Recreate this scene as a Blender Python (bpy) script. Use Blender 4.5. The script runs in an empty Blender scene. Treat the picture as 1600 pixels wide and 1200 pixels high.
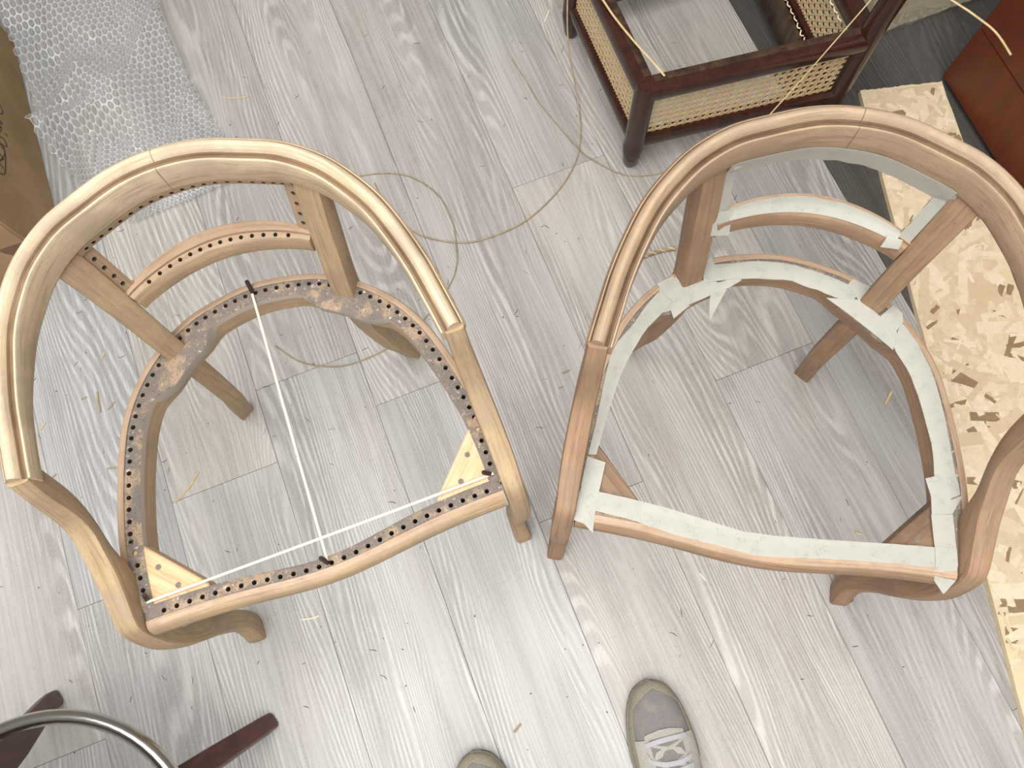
import bpy, bmesh, math, random
from mathutils import Vector, Matrix

random.seed(7)
S = bpy.context.scene
COL = S.collection

# ------------------------------------------------------------------ camera
CAM_H = 1.35
AX_X = Vector((0.92990990, -0.36679890, -0.02694698))      # image right in the world
AX_D = Vector((-0.35950108, -0.89105081, -0.27710544))     # image down
AX_F = Vector((0.07763084, 0.26737056, -0.96046157))       # view direction
cam_d = bpy.data.cameras.new('camera')
cam = bpy.data.objects.new('camera', cam_d)
COL.objects.link(cam)
m = Matrix.Identity(4)
for r in range(3):
    m[r][0] = AX_X[r]; m[r][1] = -AX_D[r]; m[r][2] = -AX_F[r]
m[2][3] = CAM_H
cam.matrix_world = m
cam_d.sensor_width = 36.0
cam_d.lens = 36.0 * 1173.83 / 1600.0
cam_d.clip_start = 0.02
S.camera = cam

# ------------------------------------------------------------------ light
S.view_settings.view_transform = 'Standard'
S.view_settings.look = 'None'
S.view_settings.gamma = 1.0
S.view_settings.use_curve_mapping = False
S.view_settings.exposure = -0.36
world = bpy.data.worlds.new('daylight'); S.world = world
world.use_nodes = True
bg = world.node_tree.nodes['Background']
bg.inputs[0].default_value = (1.0, 0.985, 0.965, 1); bg.inputs[1].default_value = 0.30

def area(name, loc, target, sx, sy, power, col):
    d = bpy.data.lights.new(name, 'AREA'); d.shape = 'RECTANGLE'; d.size = sx; d.size_y = sy
    d.energy = power; d.color = col
    o = bpy.data.objects.new(name, d); COL.objects.link(o); o.location = loc
    o.rotation_euler = (Vector(target) - Vector(loc)).to_track_quat('-Z', 'Y').to_euler()
    return o
area('skylight', (-0.35, -0.05, 2.75), (-0.12, -0.10, 0.0), 2.4, 2.2, 142, (1.0, 0.985, 0.955))
area('shop_window', (-0.6, -2.3, 1.5), (0.0, -0.2, 0.1), 2.6, 1.8, 24, (1.0, 0.97, 0.93))

# ------------------------------------------------------------------ helpers
def new_obj(name, me, parent=None, label=None, cat=None, group=None, kind=None):
    o = bpy.data.objects.new(name, me); COL.objects.link(o)
    if parent is not None: o.parent = parent
    if label: o['label'] = label
    if cat: o['category'] = cat
    if group: o['group'] = group
    if kind: o['kind'] = kind
    return o

def empty(name, loc, rz=0.0, **kw):
    o = new_obj(name, None, **kw); o.location = loc; o.rotation_euler = (0, 0, rz)
    o.empty_display_size = 0.05
    return o

def finish(bm, name, mats, angle=40, recalc=True):
    if recalc: bmesh.ops.recalc_face_normals(bm, faces=bm.faces[:])
    me = bpy.data.meshes.new(name); bm.to_mesh(me); bm.free()
    for mt in (mats if isinstance(mats, (list, tuple)) else [mats]): me.materials.append(mt)
    if angle is not None:
        me.polygons.foreach_set('use_smooth', [True] * len(me.polygons))
        me.set_sharp_from_angle(angle=math.radians(angle))
    return me

def loft(rings, caps=True, segmat=None, bm=None, closed=True, u0=0.0):
    """skin a list of rings; uv = (length along, distance around) in metres"""
    if bm is None: bm = bmesh.new()
    uvl = bm.loops.layers.uv.verify()
    n = len(rings[0]); V = [[bm.verts.new(p) for p in r] for r in rings]
    u = u0; vv = [0.0]
    for j in range(n): vv.append(vv[-1] + (Vector(rings[0][j]) - Vector(rings[0][(j + 1) % n])).length)
    cen = [sum((Vector(p) for p in r), Vector()) / n for r in rings]
    for i in range(len(rings) - 1):
        du = (cen[i + 1] - cen[i]).length
        for j in range(n if closed else n - 1):
            k = (j + 1) % n
            try: f = bm.faces.new((V[i][j], V[i][k], V[i + 1][k], V[i + 1][j]))
            except ValueError: continue
            for l, w in zip(f.loops, ((u, vv[j]), (u, vv[j + 1]), (u + du, vv[j + 1]), (u + du, vv[j]))): l[uvl].uv = w
            if segmat: f.material_index = segmat[j]
        u += du
    if caps and closed:
        for r in (V[0], V[-1]):
            f = bm.faces.new(r)
            for l in f.loops: l[uvl].uv = (l.vert.co.x, l.vert.co.y + l.vert.co.z)
    return bm

def cr(pts, n):
    """Catmull-Rom through pts (any dimension), n samples per span"""
    P = [tuple(p) for p in pts]; out = []
    for i in range(len(P) - 1):
        a = P[max(i - 1, 0)]; b = P[i]; c = P[i + 1]; d = P[min(i + 2, len(P) - 1)]
        for k in range(n):
            t = k / n
            out.append(tuple(0.5 * ((2 * b[q]) + (-a[q] + c[q]) * t + (2 * a[q] - 5 * b[q] + 4 * c[q] - d[q]) * t * t
                       + (-a[q] + 3 * b[q] - 3 * c[q] + d[q]) * t ** 3) for q in range(len(b))))
    out.append(P[-1]); return out

def tube(pts, rad, seg=8, bm=None, flat=1.0):
    pts = [Vector(p) for p in pts]; rings = []; up = Vector((0, 0, 1))
    for i, p in enumerate(pts):
        t = (pts[min(i + 1, len(pts) - 1)] - pts[max(i - 1, 0)]).normalized()
        a = t.cross(up)
        if a.length < 1e-4: a = t.cross(Vector((1, 0, 0)))
        a.normalize(); b = a.cross(t).normalized()
        r = rad[i] if isinstance(rad, (list, tuple)) else rad
        rings.append([p + a * (r * math.cos(2 * math.pi * k / seg)) + b * (r * flat * math.sin(2 * math.pi * k / seg)) for k in range(seg)])
    return loft(rings, bm=bm)

def boxm(bm, lo, hi, mat=0):
    x0, y0, z0 = lo; x1, y1, z1 = hi
    v = [bm.verts.new(p) for p in ((x0,y0,z0),(x1,y0,z0),(x1,y1,z0),(x0,y1,z0),(x0,y0,z1),(x1,y0,z1),(x1,y1,z1),(x0,y1,z1))]
    for q in ((0,3,2,1),(4,5,6,7),(0,1,5,4),(1,2,6,5),(2,3,7,6),(3,0,4,7)):
        bm.faces.new([v[i] for i in q]).material_index = mat
    return v

def prism(bm, poly, z0, z1):
    a = [bm.verts.new((p[0], p[1], z0)) for p in poly]; b = [bm.verts.new((p[0], p[1], z1)) for p in poly]
    n = len(poly); bm.faces.new(a[::-1]); bm.faces.new(b)
    for i in range(n): bm.faces.new((a[i], a[(i + 1) % n], b[(i + 1) % n], b[i]))

def chamfer4(c, r):
    """eight-point ring from four corners"""
    c = [Vector(p) for p in c]; out = []
    for i in range(4):
        p = c[i - 1]; q = c[i]; n = c[(i + 1) % 4]
        e1 = (p - q); e2 = (n - q)
        r1 = min(r, e1.length * .4); r2 = min(r, e2.length * .4)
        a = q + e1.normalized() * r1; b = q + e2.normalized() * r2
        mid = (a + b) * .5; out += [a, mid + (q - mid) * .42, b]
    return out

def drill(me, holes, rad, depth_up, depth_dn, dark_index, seg=10):
    """cut real round holes (point, axis) into a closed mesh"""
    bm = bmesh.new()
    for p, ax in holes:
        p = Vector(p); ax = Vector(ax).normalized(); a = ax.orthogonal().normalized(); b = ax.cross(a)
        lo = [bm.verts.new(p - ax * depth_dn + (a * math.cos(t) + b * math.sin(t)) * rad) for t in [2 * math.pi * k / seg for k in range(seg)]]
        hi = [bm.verts.new(p + ax * depth_up + (a * math.cos(t) + b * math.sin(t)) * rad) for t in [2 * math.pi * k / seg for k in range(seg)]]
        fs = [bm.faces.new(lo), bm.faces.new(hi)] + [bm.faces.new((lo[k], lo[(k + 1) % seg], hi[(k + 1) % seg], hi[k])) for k in range(seg)]
        for f in fs: f.material_index = dark_index
    bmesh.ops.recalc_face_normals(bm, faces=bm.faces[:])
    cm = bpy.data.meshes.new('cut'); bm.to_mesh(cm); bm.free()
    for mt in me.materials: cm.materials.append(mt)
    a = bpy.data.objects.new('a', me); b = bpy.data.objects.new('b', cm)
    COL.objects.link(a); COL.objects.link(b)
    md = a.modifiers.new('d', 'BOOLEAN'); md.object = b; md.operation = 'DIFFERENCE'
    best = me
    for solver in ('MANIFOLD', 'EXACT'):
        md.solver = solver
        dg = bpy.context.evaluated_depsgraph_get(); dg.update()
        out = bpy.data.meshes.new_from_object(a.evaluated_get(dg), depsgraph=dg)
        if len(out.polygons) >= len(me.polygons) + 6 * len(holes): best = out; break
    bpy.data.objects.remove(a); bpy.data.objects.remove(b)
    if best is not me: best.set_sharp_from_angle(angle=math.radians(40))
    return best

# ------------------------------------------------------------------ materials
class NT:
    def __init__(s, name):
        s.m = bpy.data.materials.new(name); s.m.use_nodes = True
        s.t = s.m.node_tree; s.t.nodes.clear()
        s.out = s.t.nodes.new('ShaderNodeOutputMaterial')
    def n(s, typ, **kw):
        nd = s.t.nodes.new(typ)
        for k, v in kw.items(): setattr(nd, k, v)
        return nd
    def put(s, sock, v):
        if isinstance(v, bpy.types.NodeSocket): s.t.links.new(v, sock)
        elif v is not None:
            if sock.type == 'RGBA' and len(v) == 3: v = (*v, 1)
            sock.default_value = v
    def math(s, op, a, b=None, c=None, clamp=False):
        nd = s.n('ShaderNodeMath', operation=op, use_clamp=clamp); s.put(nd.inputs[0], a)
        if b is not None: s.put(nd.inputs[1], b)
        if c is not None: s.put(nd.inputs[2], c)
        return nd.outputs[0]
    def vec(s, op, a, b):
        nd = s.n('ShaderNodeVectorMath', operation=op); s.put(nd.inputs[0], a); s.put(nd.inputs[1], b); return nd.outputs[0]
    def noise(s, v, scale=1.0, detail=3, rough=.5, dist=0.0):
        nd = s.n('ShaderNodeTexNoise'); s.put(nd.inputs['Vector'], v); nd.inputs['Scale'].default_value = scale
        nd.inputs['Detail'].default_value = detail; nd.inputs['Roughness'].default_value = rough; nd.inputs['Distortion'].default_value = dist
        return nd.outputs[0]
    def ramp(s, f, lo, hi, a=0.0, b=1.0):
        nd = s.n('ShaderNodeMapRange', interpolation_type='SMOOTHSTEP'); s.put(nd.inputs[0], f)
        for i, v in enumerate((lo, hi, a, b)): nd.inputs[i + 1].default_value = v
        return nd.outputs[0]
    def mix(s, f, a, b, blend='MIX'):
        nd = s.n('ShaderNodeMix', data_type='RGBA', blend_type=blend); s.put(nd.inputs[0], f); s.put(nd.inputs[6], a); s.put(nd.inputs[7], b)
        return nd.outputs[2]
    def bsdf(s, col, rough=.5, bump=None, bd=.001, bs=.3, **kw):
        p = s.n('ShaderNodeBsdfPrincipled'); s.put(p.inputs['Base Color'], col); s.put(p.inputs['Roughness'], rough)
        for k, v in kw.items(): s.put(p.inputs[k.replace('_', ' ')], v)
        if bump is not None:
            b = s.n('ShaderNodeBump'); s.put(b.inputs['Height'], bump); b.inputs['Distance'].default_value = bd; b.inputs['Strength'].default_value = bs
            s.t.links.new(b.outputs[0], p.inputs['Normal'])
        return p
    def done(s, sh):
        s.t.links.new(sh.outputs[0] if hasattr(sh, 'outputs') else sh, s.out.inputs[0]); return s.m

def plain(name, col, rough=.5, **kw):
    t = NT(name); return t.done(t.bsdf(col, rough, **kw))

def wood(name, base, light, dark, pores=.5, blotch=.6, rough=.62, grey=None):
    t = NT(name)
    uv = t.n('ShaderNodeUVMap').outputs[0]
    oi = t.n('ShaderNodeObjectInfo').outputs['Random']
    off = t.n('ShaderNodeCombineXYZ'); t.put(off.inputs[0], t.math('MULTIPLY', oi, 13.0)); t.put(off.inputs[1], t.math('MULTIPLY', oi, 7.0))
    p = t.vec('ADD', uv, off.outputs[0])
    fib = t.noise(t.vec('MULTIPLY', p, (9, 260, 1)), 1, 4, .65)
    fine = t.noise(t.vec('MULTIPLY', p, (70, 900, 1)), 1, 2, .6)
    ring = t.noise(t.vec('MULTIPLY', p, (5, 90, 1)), 1, 2, .5, .6)
    tc = t.n('ShaderNodeTexCoord').outputs['Object']
    blo = t.noise(tc, 16, 5, .65)
    c = t.mix(t.ramp(ring, .3, .7), base, light)
    c = t.mix(t.math('MULTIPLY', t.ramp(fib, .47, .68), .60), c, dark)
    c = t.mix(t.math('MULTIPLY', t.ramp(fine, .58, .7), pores), c, dark)
    c = t.mix(t.math('MULTIPLY', t.ramp(blo, .42, .66), blotch), c, grey or dark)
    return t.done(t.bsdf(c, rough, fib, .0006, .25))

M = {}
M['beech_pale'] = wood('beech_pale', (.455, .315, .180), (.52, .375, .225), (.25, .16, .085), .55, .55, grey=(.33, .245, .160))
M['beech_warm'] = wood('beech_warm', (.345, .213, .122), (.41, .26, .155), (.185, .105, .056), .55, .55, grey=(.26, .172, .108))
M['beech_crest_left'] = wood('beech_crest_left', (.66, .52, .335), (.73, .59, .41), (.34, .235, .14), .5, .60, grey=(.44, .35, .255))
M['beech_crest_right'] = wood('beech_crest_right', (.445, .305, .190), (.50, .36, .235), (.24, .15, .088), .6, .55, grey=(.35, .255, .175))
M['beech_pink'] = wood('beech_pink', (.50, .335, .215), (.56, .395, .27), (.30, .185, .11), .6, .4)

def dirty():
    t = NT('weathered_band')
    tc = t.n('ShaderNodeTexCoord').outputs['Object']
    a = t.noise(tc, 160, 4, .65); b = t.noise(tc, 42, 4, .6); d = t.noise(tc, 420, 2, .6)
    c = t.mix(t.ramp(b, .47, .64), (.215, .178, .150), (.42, .30, .20))
    c = t.mix(t.ramp(a, .60, .70), c, (.62, .56, .50))
    c = t.mix(t.math('MULTIPLY', t.ramp(d, .52, .66), .6), c, (.10, .075, .06))
    return t.done(t.bsdf(c, .8, a, .001, .5))
M['dirty'] = dirty()
M['band_light'] = wood('band_light', (.42, .29, .175), (.50, .36, .23), (.24, .15, .09), .6, .5, grey=(.33, .26, .20))
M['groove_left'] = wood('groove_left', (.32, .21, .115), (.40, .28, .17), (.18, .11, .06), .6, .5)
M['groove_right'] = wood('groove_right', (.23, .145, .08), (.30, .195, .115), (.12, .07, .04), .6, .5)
M['filler'] = plain('filler', (.50, .44, .37), .8)
M['hole'] = plain('hole_wood', (.10, .06, .035), .9)
M['block_pine'] = wood('block_pine', (.70, .47, .26), (.78, .56, .34), (.45, .27, .14), .2, .25)
M['block_dark'] = wood('block_dark', (.22, .13, .075), (.30, .18, .10), (.10, .06, .04), .5, .6)

def planks():
    t = NT('laminate_oak')
    tc = t.n('ShaderNodeTexCoord').outputs['Object']
    oi = t.n('ShaderNodeObjectInfo').outputs['Random']
    off = t.n('ShaderNodeCombineXYZ')
    t.put(off.inputs[0], t.math('MULTIPLY', oi, 31.0)); t.put(off.inputs[1], t.math('MULTIPLY', oi, 77.0)); t.put(off.inputs[2], t.math('MULTIPLY', oi, 11.0))
    p = t.vec('ADD', tc, off.outputs[0])
    sx = t.n('ShaderNodeSeparateXYZ'); t.put(sx.inputs[0], tc)
    field = t.noise(t.vec('MULTIPLY', p, (5.5, .85, 1)), 1, 2.0, .38, .15)
    phase = t.math('ADD', t.math('MULTIPLY', field, 40.0), t.math('MULTIPLY', sx.outputs[0], 110.0))
    wig = t.noise(t.vec('MULTIPLY', p, (60, 9, 1)), 1, 2, .5)
    phase = t.math('ADD', phase, t.math('MULTIPLY', wig, .6))
    line = t.math('ADD', t.math('MULTIPLY', t.math('SINE', t.math('MULTIPLY', phase, 6.2832)), .5), .5)
    line = t.ramp(line, .30, .95)
    mask = t.ramp(t.noise(t.vec('MULTIPLY', p, (10, 1.1, 1)), 1, 3, .55), .36, .58)
    brk = t.ramp(t.noise(t.vec('MULTIPLY', p, (150, 14, 1)), 1, 3, .65), .34, .64)
    streak = t.noise(t.vec('MULTIPLY', p, (230, 4, 1)), 1, 4, .65)
    blot = t.noise(t.vec('MULTIPLY', p, (13, 1.6, 1)), 1, 4, .55)
    blot2 = t.noise(t.vec('MULTIPLY', p, (5, 1.8, 3)), 1, 3, .5)
    grit = t.noise(p, 260, 3, .6)
    speck = t.noise(p, 190, 2, .5)
    c = t.mix(t.ramp(blot, .34, .66), (.335, .322, .315), (.49, .482, .475))
    c = t.mix(t.math('MULTIPLY', t.ramp(blot2, .46, .7), .60), c, (.42, .385, .355))
    lw = t.math('MULTIPLY', t.math('MULTIPLY', line, mask), t.math('MULTIPLY_ADD', brk, .62, .14))
    c = t.mix(lw, c, (.68, .675, .665))
    dl = t.math('MULTIPLY', t.math('MULTIPLY', t.math('SUBTRACT', 1.0, line), mask), .30)
    c = t.mix(dl, c, (.27, .26, .255))
    c = t.mix(t.math('MULTIPLY', t.ramp(streak, .42, .70), .34), c, (.64, .635, .63))
    c = t.mix(t.math('MULTIPLY', t.ramp(streak, .50, .30), .30), c, (.27, .26, .25))
    c = t.mix(t.math('MULTIPLY', t.ramp(grit, .40, .65), .16), c, (.62, .61, .60))
    c = t.mix(t.math('MULTIPLY', t.ramp(speck, .66, .74), .30), c, (.22, .21, .20))
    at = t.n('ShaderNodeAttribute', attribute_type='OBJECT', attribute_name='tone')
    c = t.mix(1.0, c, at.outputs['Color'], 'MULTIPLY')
    rough = t.math('MULTIPLY_ADD', streak, .22, .36)
    return t.done(t.bsdf(c, rough, line, .0008, .10))
M['plank'] = planks()
M['subfloor'] = plain('subfloor', (.035, .03, .028), .9)

def lacquer(name, base, dark, rough):
    t = NT(name); tc = t.n('ShaderNodeTexCoord').outputs['Object']
    a = t.noise(t.vec('MULTIPLY', tc, (60, 60, 14)), 1, 4, .6); b = t.noise(tc, 17, 3, .55)
    c = t.mix(t.ramp(a, .35, .65), dark, base); c = t.mix(t.math('MULTIPLY', t.ramp(b, .5, .75), .5), c, dark)
    return t.done(t.bsdf(c, rough, a, .0003, .08))
M['rosewood'] = lacquer('rosewood_lacquer', (.056, .019, .010), (.036, .012, .007), .17)
M['rosewood_worn'] = lacquer('rosewood_worn', (.085, .045, .022), (.035, .016, .010), .35)
M['stool_wood'] = lacquer('stool_red_wood', (.105, .030, .020), (.055, .016, .011), .38)
M['cabinet'] = lacquer('cabinet_veneer', (.140, .030, .009), (.115, .024, .008), .5)
M['chrome'] = plain('worn_chrome', (.58, .56, .52), .22, Metallic=1.0)
M['dark_hole'] = plain('dark_gap', (.02, .015, .012), .9)

def cane_mat(name, a, b):
    t = NT(name); tc = t.n('ShaderNodeTexCoord').outputs['Object']
    n = t.noise(tc, 60, 3, .6)
    return t.done(t.bsdf(t.mix(t.ramp(n, .35, .65), a, b), .42))
M['cane'] = cane_mat('woven_cane', (.76, .58, .31), (.84, .68, .41))
M['cane_pale'] = cane_mat('pale_cane', (.86, .78, .56), (.92, .86, .68))
M['cane_dry'] = cane_mat('dry_cane', (.33, .25, .15), (.44, .34, .21))
M['cane_gold'] = cane_mat('golden_cane', (.62, .45, .21), (.70, .55, .30))
M['peg'] = plain('dark_peg', (.045, .026, .020), .5)

def tape_mat():
    t = NT('masking_tape')
    tc = t.n('ShaderNodeTexCoord').outputs['Object']
    a = t.noise(tc, 55, 4, .6); b = t.noise(tc, 620, 3, .7)
    sm = t.math('MULTIPLY', t.ramp(a, .45, .66), t.ramp(b, .50, .62))
    c = t.mix(t.math('MULTIPLY', sm, .6), (.74, .74, .675), (.28, .29, .295))
    p = t.bsdf(c, .55, b, .0004, .2)
    tr = t.n('ShaderNodeBsdfTranslucent'); t.put(tr.inputs[0], (.8, .78, .66))
    tp = t.n('ShaderNodeBsdfTransparent')
    m1 = t.n('ShaderNodeMixShader'); m1.inputs[0].default_value = .34
    t.t.links.new(p.outputs[0], m1.inputs[1]); t.t.links.new(tr.outputs[0], m1.inputs[2])
    m2 = t.n('ShaderNodeMixShader'); m2.inputs[0].default_value = .20
    t.t.links.new(m1.outputs[0], m2.inputs[1]); t.t.links.new(tp.outputs[0], m2.inputs[2])
    return t.done(m2)
M['tape'] = tape_mat()

def plastic(name, transp, col, rough):
    t = NT(name)
    p = t.bsdf(col, rough, None, **{'Specular_IOR_Level': .7})
    tp = t.n('ShaderNodeBsdfTransparent'); t.put(tp.inputs[0], (.96, .97, .98))
    lw = t.n('ShaderNodeLayerWeight'); lw.inputs[0].default_value = .45
    f = t.math('MULTIPLY_ADD', lw.outputs['Facing'], .55, 1 - transp, clamp=True)
    m = t.n('ShaderNodeMixShader'); t.put(m.inputs[0], f)
    t.t.links.new(tp.outputs[0], m.inputs[1]); t.t.links.new(p.outputs[0], m.inputs[2])
    return t.done(m)
M['film'] = plastic('wrap_film', .52, (.76, .77, .77), .15)
M['bubble'] = plastic('wrap_bubble', .84, (.60, .61, .61), .05)

def cardboard():
    t = NT('cardboard'); tc = t.n('ShaderNodeTexCoord').outputs['Object']
    a = t.noise(tc, 9, 4, .6); b = t.noise(t.vec('MULTIPLY', tc, (40, 40, 300)), 1, 2, .5); d = t.noise(tc, 120, 2, .7)
    c = t.mix(t.ramp(a, .35, .65), (.36, .235, .115), (.44, .30, .16))
    c = t.mix(t.math('MULTIPLY', t.ramp(b, .5, .7), .2), c, (.28, .18, .09))
    c = t.mix(t.math('MULTIPLY', t.ramp(d, .68, .76), .5), c, (.60, .50, .38))
    return t.done(t.bsdf(c, .8))
M['cardboard'] = cardboard()
M['brown_tape'] = plain('brown_parcel_tape', (.17, .085, .038), .35)
M['ink'] = plain('ink', (.05, .03, .025), .7)

def osb_base():
    t = NT('osb_base'); tc = t.n('ShaderNodeTexCoord').outputs['Object']
    v = t.n('ShaderNodeTexVoronoi'); t.put(v.inputs['Vector'], t.vec('MULTIPLY', tc, (60, 25, 1))); v.inputs['Scale'].default_value = 1
    n = t.noise(tc, 200, 3, .6)
    c = t.mix(v.outputs['Color'], (.74, .60, .38), (.80, .67, .45)); c = t.mix(t.math('MULTIPLY', t.ramp(n, .58, .72), .4), c, (.36, .24, .12))
    return t.done(t.bsdf(c, .75))
M['osb'] = osb_base()
def osb_dusty_shaded():
    t = NT('osb_dusty_shaded'); tc = t.n('ShaderNodeTexCoord').outputs['Object']; n = t.noise(tc, 60, 4, .6)
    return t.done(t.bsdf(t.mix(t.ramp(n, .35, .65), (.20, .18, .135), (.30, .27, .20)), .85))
M['osb_dusty_shaded'] = osb_dusty_shaded()
def flake():
    t = NT('osb_flake'); at = t.n('ShaderNodeAttribute', attribute_name='tint')
    tc = t.n('ShaderNodeTexCoord').outputs['Object']; n = t.noise(tc, 90, 3, .6); n2 = t.noise(tc, 420, 2, .6)
    c = t.mix(t.math('MULTIPLY', t.ramp(n, .45, .75), .25), at.outputs['Color'], (.52, .39, .22))
    c = t.mix(t.math('MULTIPLY', t.ramp(n2, .58, .7), .25), c, (.40, .26, .12))
    return t.done(t.bsdf(c, .7))
M['flake'] = flake()
def cloth(name, a, b, sc=900):
    t = NT(name); tc = t.n('ShaderNodeTexCoord').outputs['Object']
    n = t.noise(tc, sc, 2, .6); d = t.noise(tc, 35, 4, .6)
    c = t.mix(t.ramp(n, .4, .6), a, b); c = t.mix(t.math('MULTIPLY', t.ramp(d, .5, .75), .45), c, (.40, .34, .26))
    return t.done(t.bsdf(c, .9, n, .0006, .4))
M['shoe_mesh'] = cloth('shoe_mesh', (.20, .185, .18), (.26, .245, .24))
M['shoe_suede'] = cloth('shoe_suede', (.29, .25, .185), (.35, .31, .235), 400)
M['shoe_pale'] = cloth('shoe_pale', (.40, .38, .33), (.47, .45, .40), 500)
M['lace'] = cloth('lace', (.42, .42, .45), (.52, .52, .55), 1500)
M['shoe_sole'] = plain('shoe_sole', (.07, .065, .06), .8)
M['shoe_midsole'] = plain('shoe_midsole', (.34, .31, .26), .8)

# ------------------------------------------------------------------ floor
PW = 0.2015
X0 = -0.142
bm = bmesh.new(); boxm(bm, (-2.4, -1.9, -.03), (2.7, 3.1, -.009))
floor = new_obj('floor', finish(bm, 'floor', M['subfloor'], None), kind='structure', label='grey limed wood-look plank floor')
ENDS = {-1: .545, 0: .4315, -2: .398, -3: .278, 2: .759, 1: .119, 6: .8125}
plank_cache = {}
def plank_mesh(L):
    k = round(L, 3)
    if k not in plank_cache:
        bm = bmesh.new(); boxm(bm, (.00025, .00025, -.008), (PW - .00025, L - .00025, 0))
        ed = [e for e in bm.edges if all(v.co.z > -.001 for v in e.verts)]
        bmesh.ops.bevel(bm, geom=ed, offset=.0007, segments=1, affect='EDGES')
        plank_cache[k] = finish(bm, 'plank', M['plank'], None)
    return plank_cache[k]
rf = random.Random(3)
PL = 1.28
for k in range(-11, 13):
    x = X0 + PW * k
    e = ENDS.get(k, rf.uniform(0, PL))
    while e > -1.8: e -= PL
    y = e
    while y < 3.0:
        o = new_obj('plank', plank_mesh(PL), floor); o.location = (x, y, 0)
        d = rf.uniform(.92, 1.06)
        w = rf.uniform(-.015, .03) + (.035 if y > .35 or k >= 1 else 0)
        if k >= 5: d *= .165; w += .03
        elif k == 4: d *= .80  # this row and the next: shade round the caned chair darkened into the colour
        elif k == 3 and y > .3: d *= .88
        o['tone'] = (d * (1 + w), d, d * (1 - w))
        y += PL

# ------------------------------------------------------------------ loose OSB strip
def quad_lerp(Q, u, v):
    a = Vector(Q[0]).lerp(Vector(Q[1]), u); b = Vector(Q[3]).lerp(Vector(Q[2]), u); return a.lerp(b, v)
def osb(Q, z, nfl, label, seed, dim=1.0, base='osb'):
    rr = random.Random(seed)
    c = sum((Vector(p) for p in Q), Vector((0, 0))) / 4
    t = empty('osb_board', (c.x, c.y, 0), label=label, cat='board')
    P = [Vector(p) - c for p in Q]
    bm = bmesh.new()
    # sides slightly ragged
    poly = []
    for i in range(4):
        for k in range(30):
            q = P[i].lerp(P[(i + 1) % 4], k / 30); poly.append((q.x + rr.uniform(-.0012, .0012), q.y + rr.uniform(-.0012, .0012)))
    prism(bm, poly, 0.0005, z)
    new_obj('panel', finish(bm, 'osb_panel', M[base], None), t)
    bm = bmesh.new(); cl = bm.loops.layers.float_color.new('tint')
    for i in range(nfl):
        u = rr.uniform(.02, .98); v = rr.uniform(.01, .99); p = quad_lerp(P, u, v)
        big = rr.random() < .35
        L = rr.uniform(.04, .10) if big else rr.uniform(.015, .05); w = rr.uniform(.012, .028) if big else rr.uniform(.004, .012)
        a = rr.choice([0, .7, 1.4, 2.1, 2.8]) + rr.gauss(0, .35)
        dx = Vector((math.cos(a), math.sin(a))); dy = Vector((-dx.y, dx.x))
        zz = z + .0002 + .0009 * rr.random()
        n = 3
        top = [p + dx * (L * (s / n - .5)) + dy * (w * .5 + rr.uniform(-.0015, .0015)) for s in range(n + 1)]
        bot = [p + dx * (L * (s / n - .5)) - dy * (w * .5 + rr.uniform(-.0015, .0015)) for s in range(n, -1, -1)]
        ring = top + bot
        inside = True
        for q in ring:
            for e in range(4):
                A = P[e]; B = P[(e + 1) % 4]; cr_ = (B - A).cross(q - A) if hasattr(Vector((0, 0)), 'cross') else 0
                if cr_ * SGN < 0: inside = False
        if not inside: continue
        s = rr.random(); dk = rr.random() < .06
        col = (.30, .20, .10) if dk else (.66 + .22 * s, .53 + .225 * s, .33 + .21 * s)
        va = [bm.verts.new((q.x, q.y, zz)) for q in ring]; vb = [bm.verts.new((q.x, q.y, z - .0005)) for q in ring]
        fs = [bm.faces.new(va)]
        for j in range(len(va)):
            fs.append(bm.faces.new((va[j], vb[j], vb[(j + 1) % len(va)], va[(j + 1) % len(va)])))
        for f in fs:
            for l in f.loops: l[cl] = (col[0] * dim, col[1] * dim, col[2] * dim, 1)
    new_obj('wood_flakes', finish(bm, 'wood_flakes', M['flake'], None), t, kind='stuff')
    return t
SGN = -1
osb([(1.004, .689), (1.168, .645), (.905, -.50), (.657, -.50)], .012, 1900, 'long pale chipboard strip lying on the floor beside the brown cabinet', 5)
osb([(1.075, 1.06), (1.42, 1.06), (1.42, .80), (1.075, .80)], .010, 500, 'dim chipboard piece on the floor behind the caned chair', 9, .32, 'osb_dusty_shaded')  # dusty board; base colour and dimmed flakes also carry the shade there

# ------------------------------------------------------------------ brown cabinet at the right edge
cab = empty('cabinet', (1.18, .656, .013), math.radians(-1.5), label='reddish-brown veneered cabinet standing at the right edge on the chipboard', cat='cabinet')
def bev_box(name, lo, hi, mat, parent, r=.003, seg=2, **kw):
    bm = bmesh.new(); boxm(bm, lo, hi); bmesh.ops.bevel(bm, geom=bm.edges[:], offset=r, segments=seg, affect='EDGES')
    return new_obj(name, finish(bm, name, mat, 35), parent, **kw)
bev_box('body', (.004, -.80, .0), (.46, 0, .72), M['cabinet'], cab)
bev_box('side_panel', (-.006, -.80, .0), (.0035, 0, .1365), M['cabinet'], cab, .002)
bev_box('side_panel', (-.006, -.80, .1375), (.0035, 0, .72), M['cabinet'], cab, .002)
bev_box('top', (-.012, -.81, .7205), (.47, .01, .745), M['cabinet'], cab)

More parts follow.
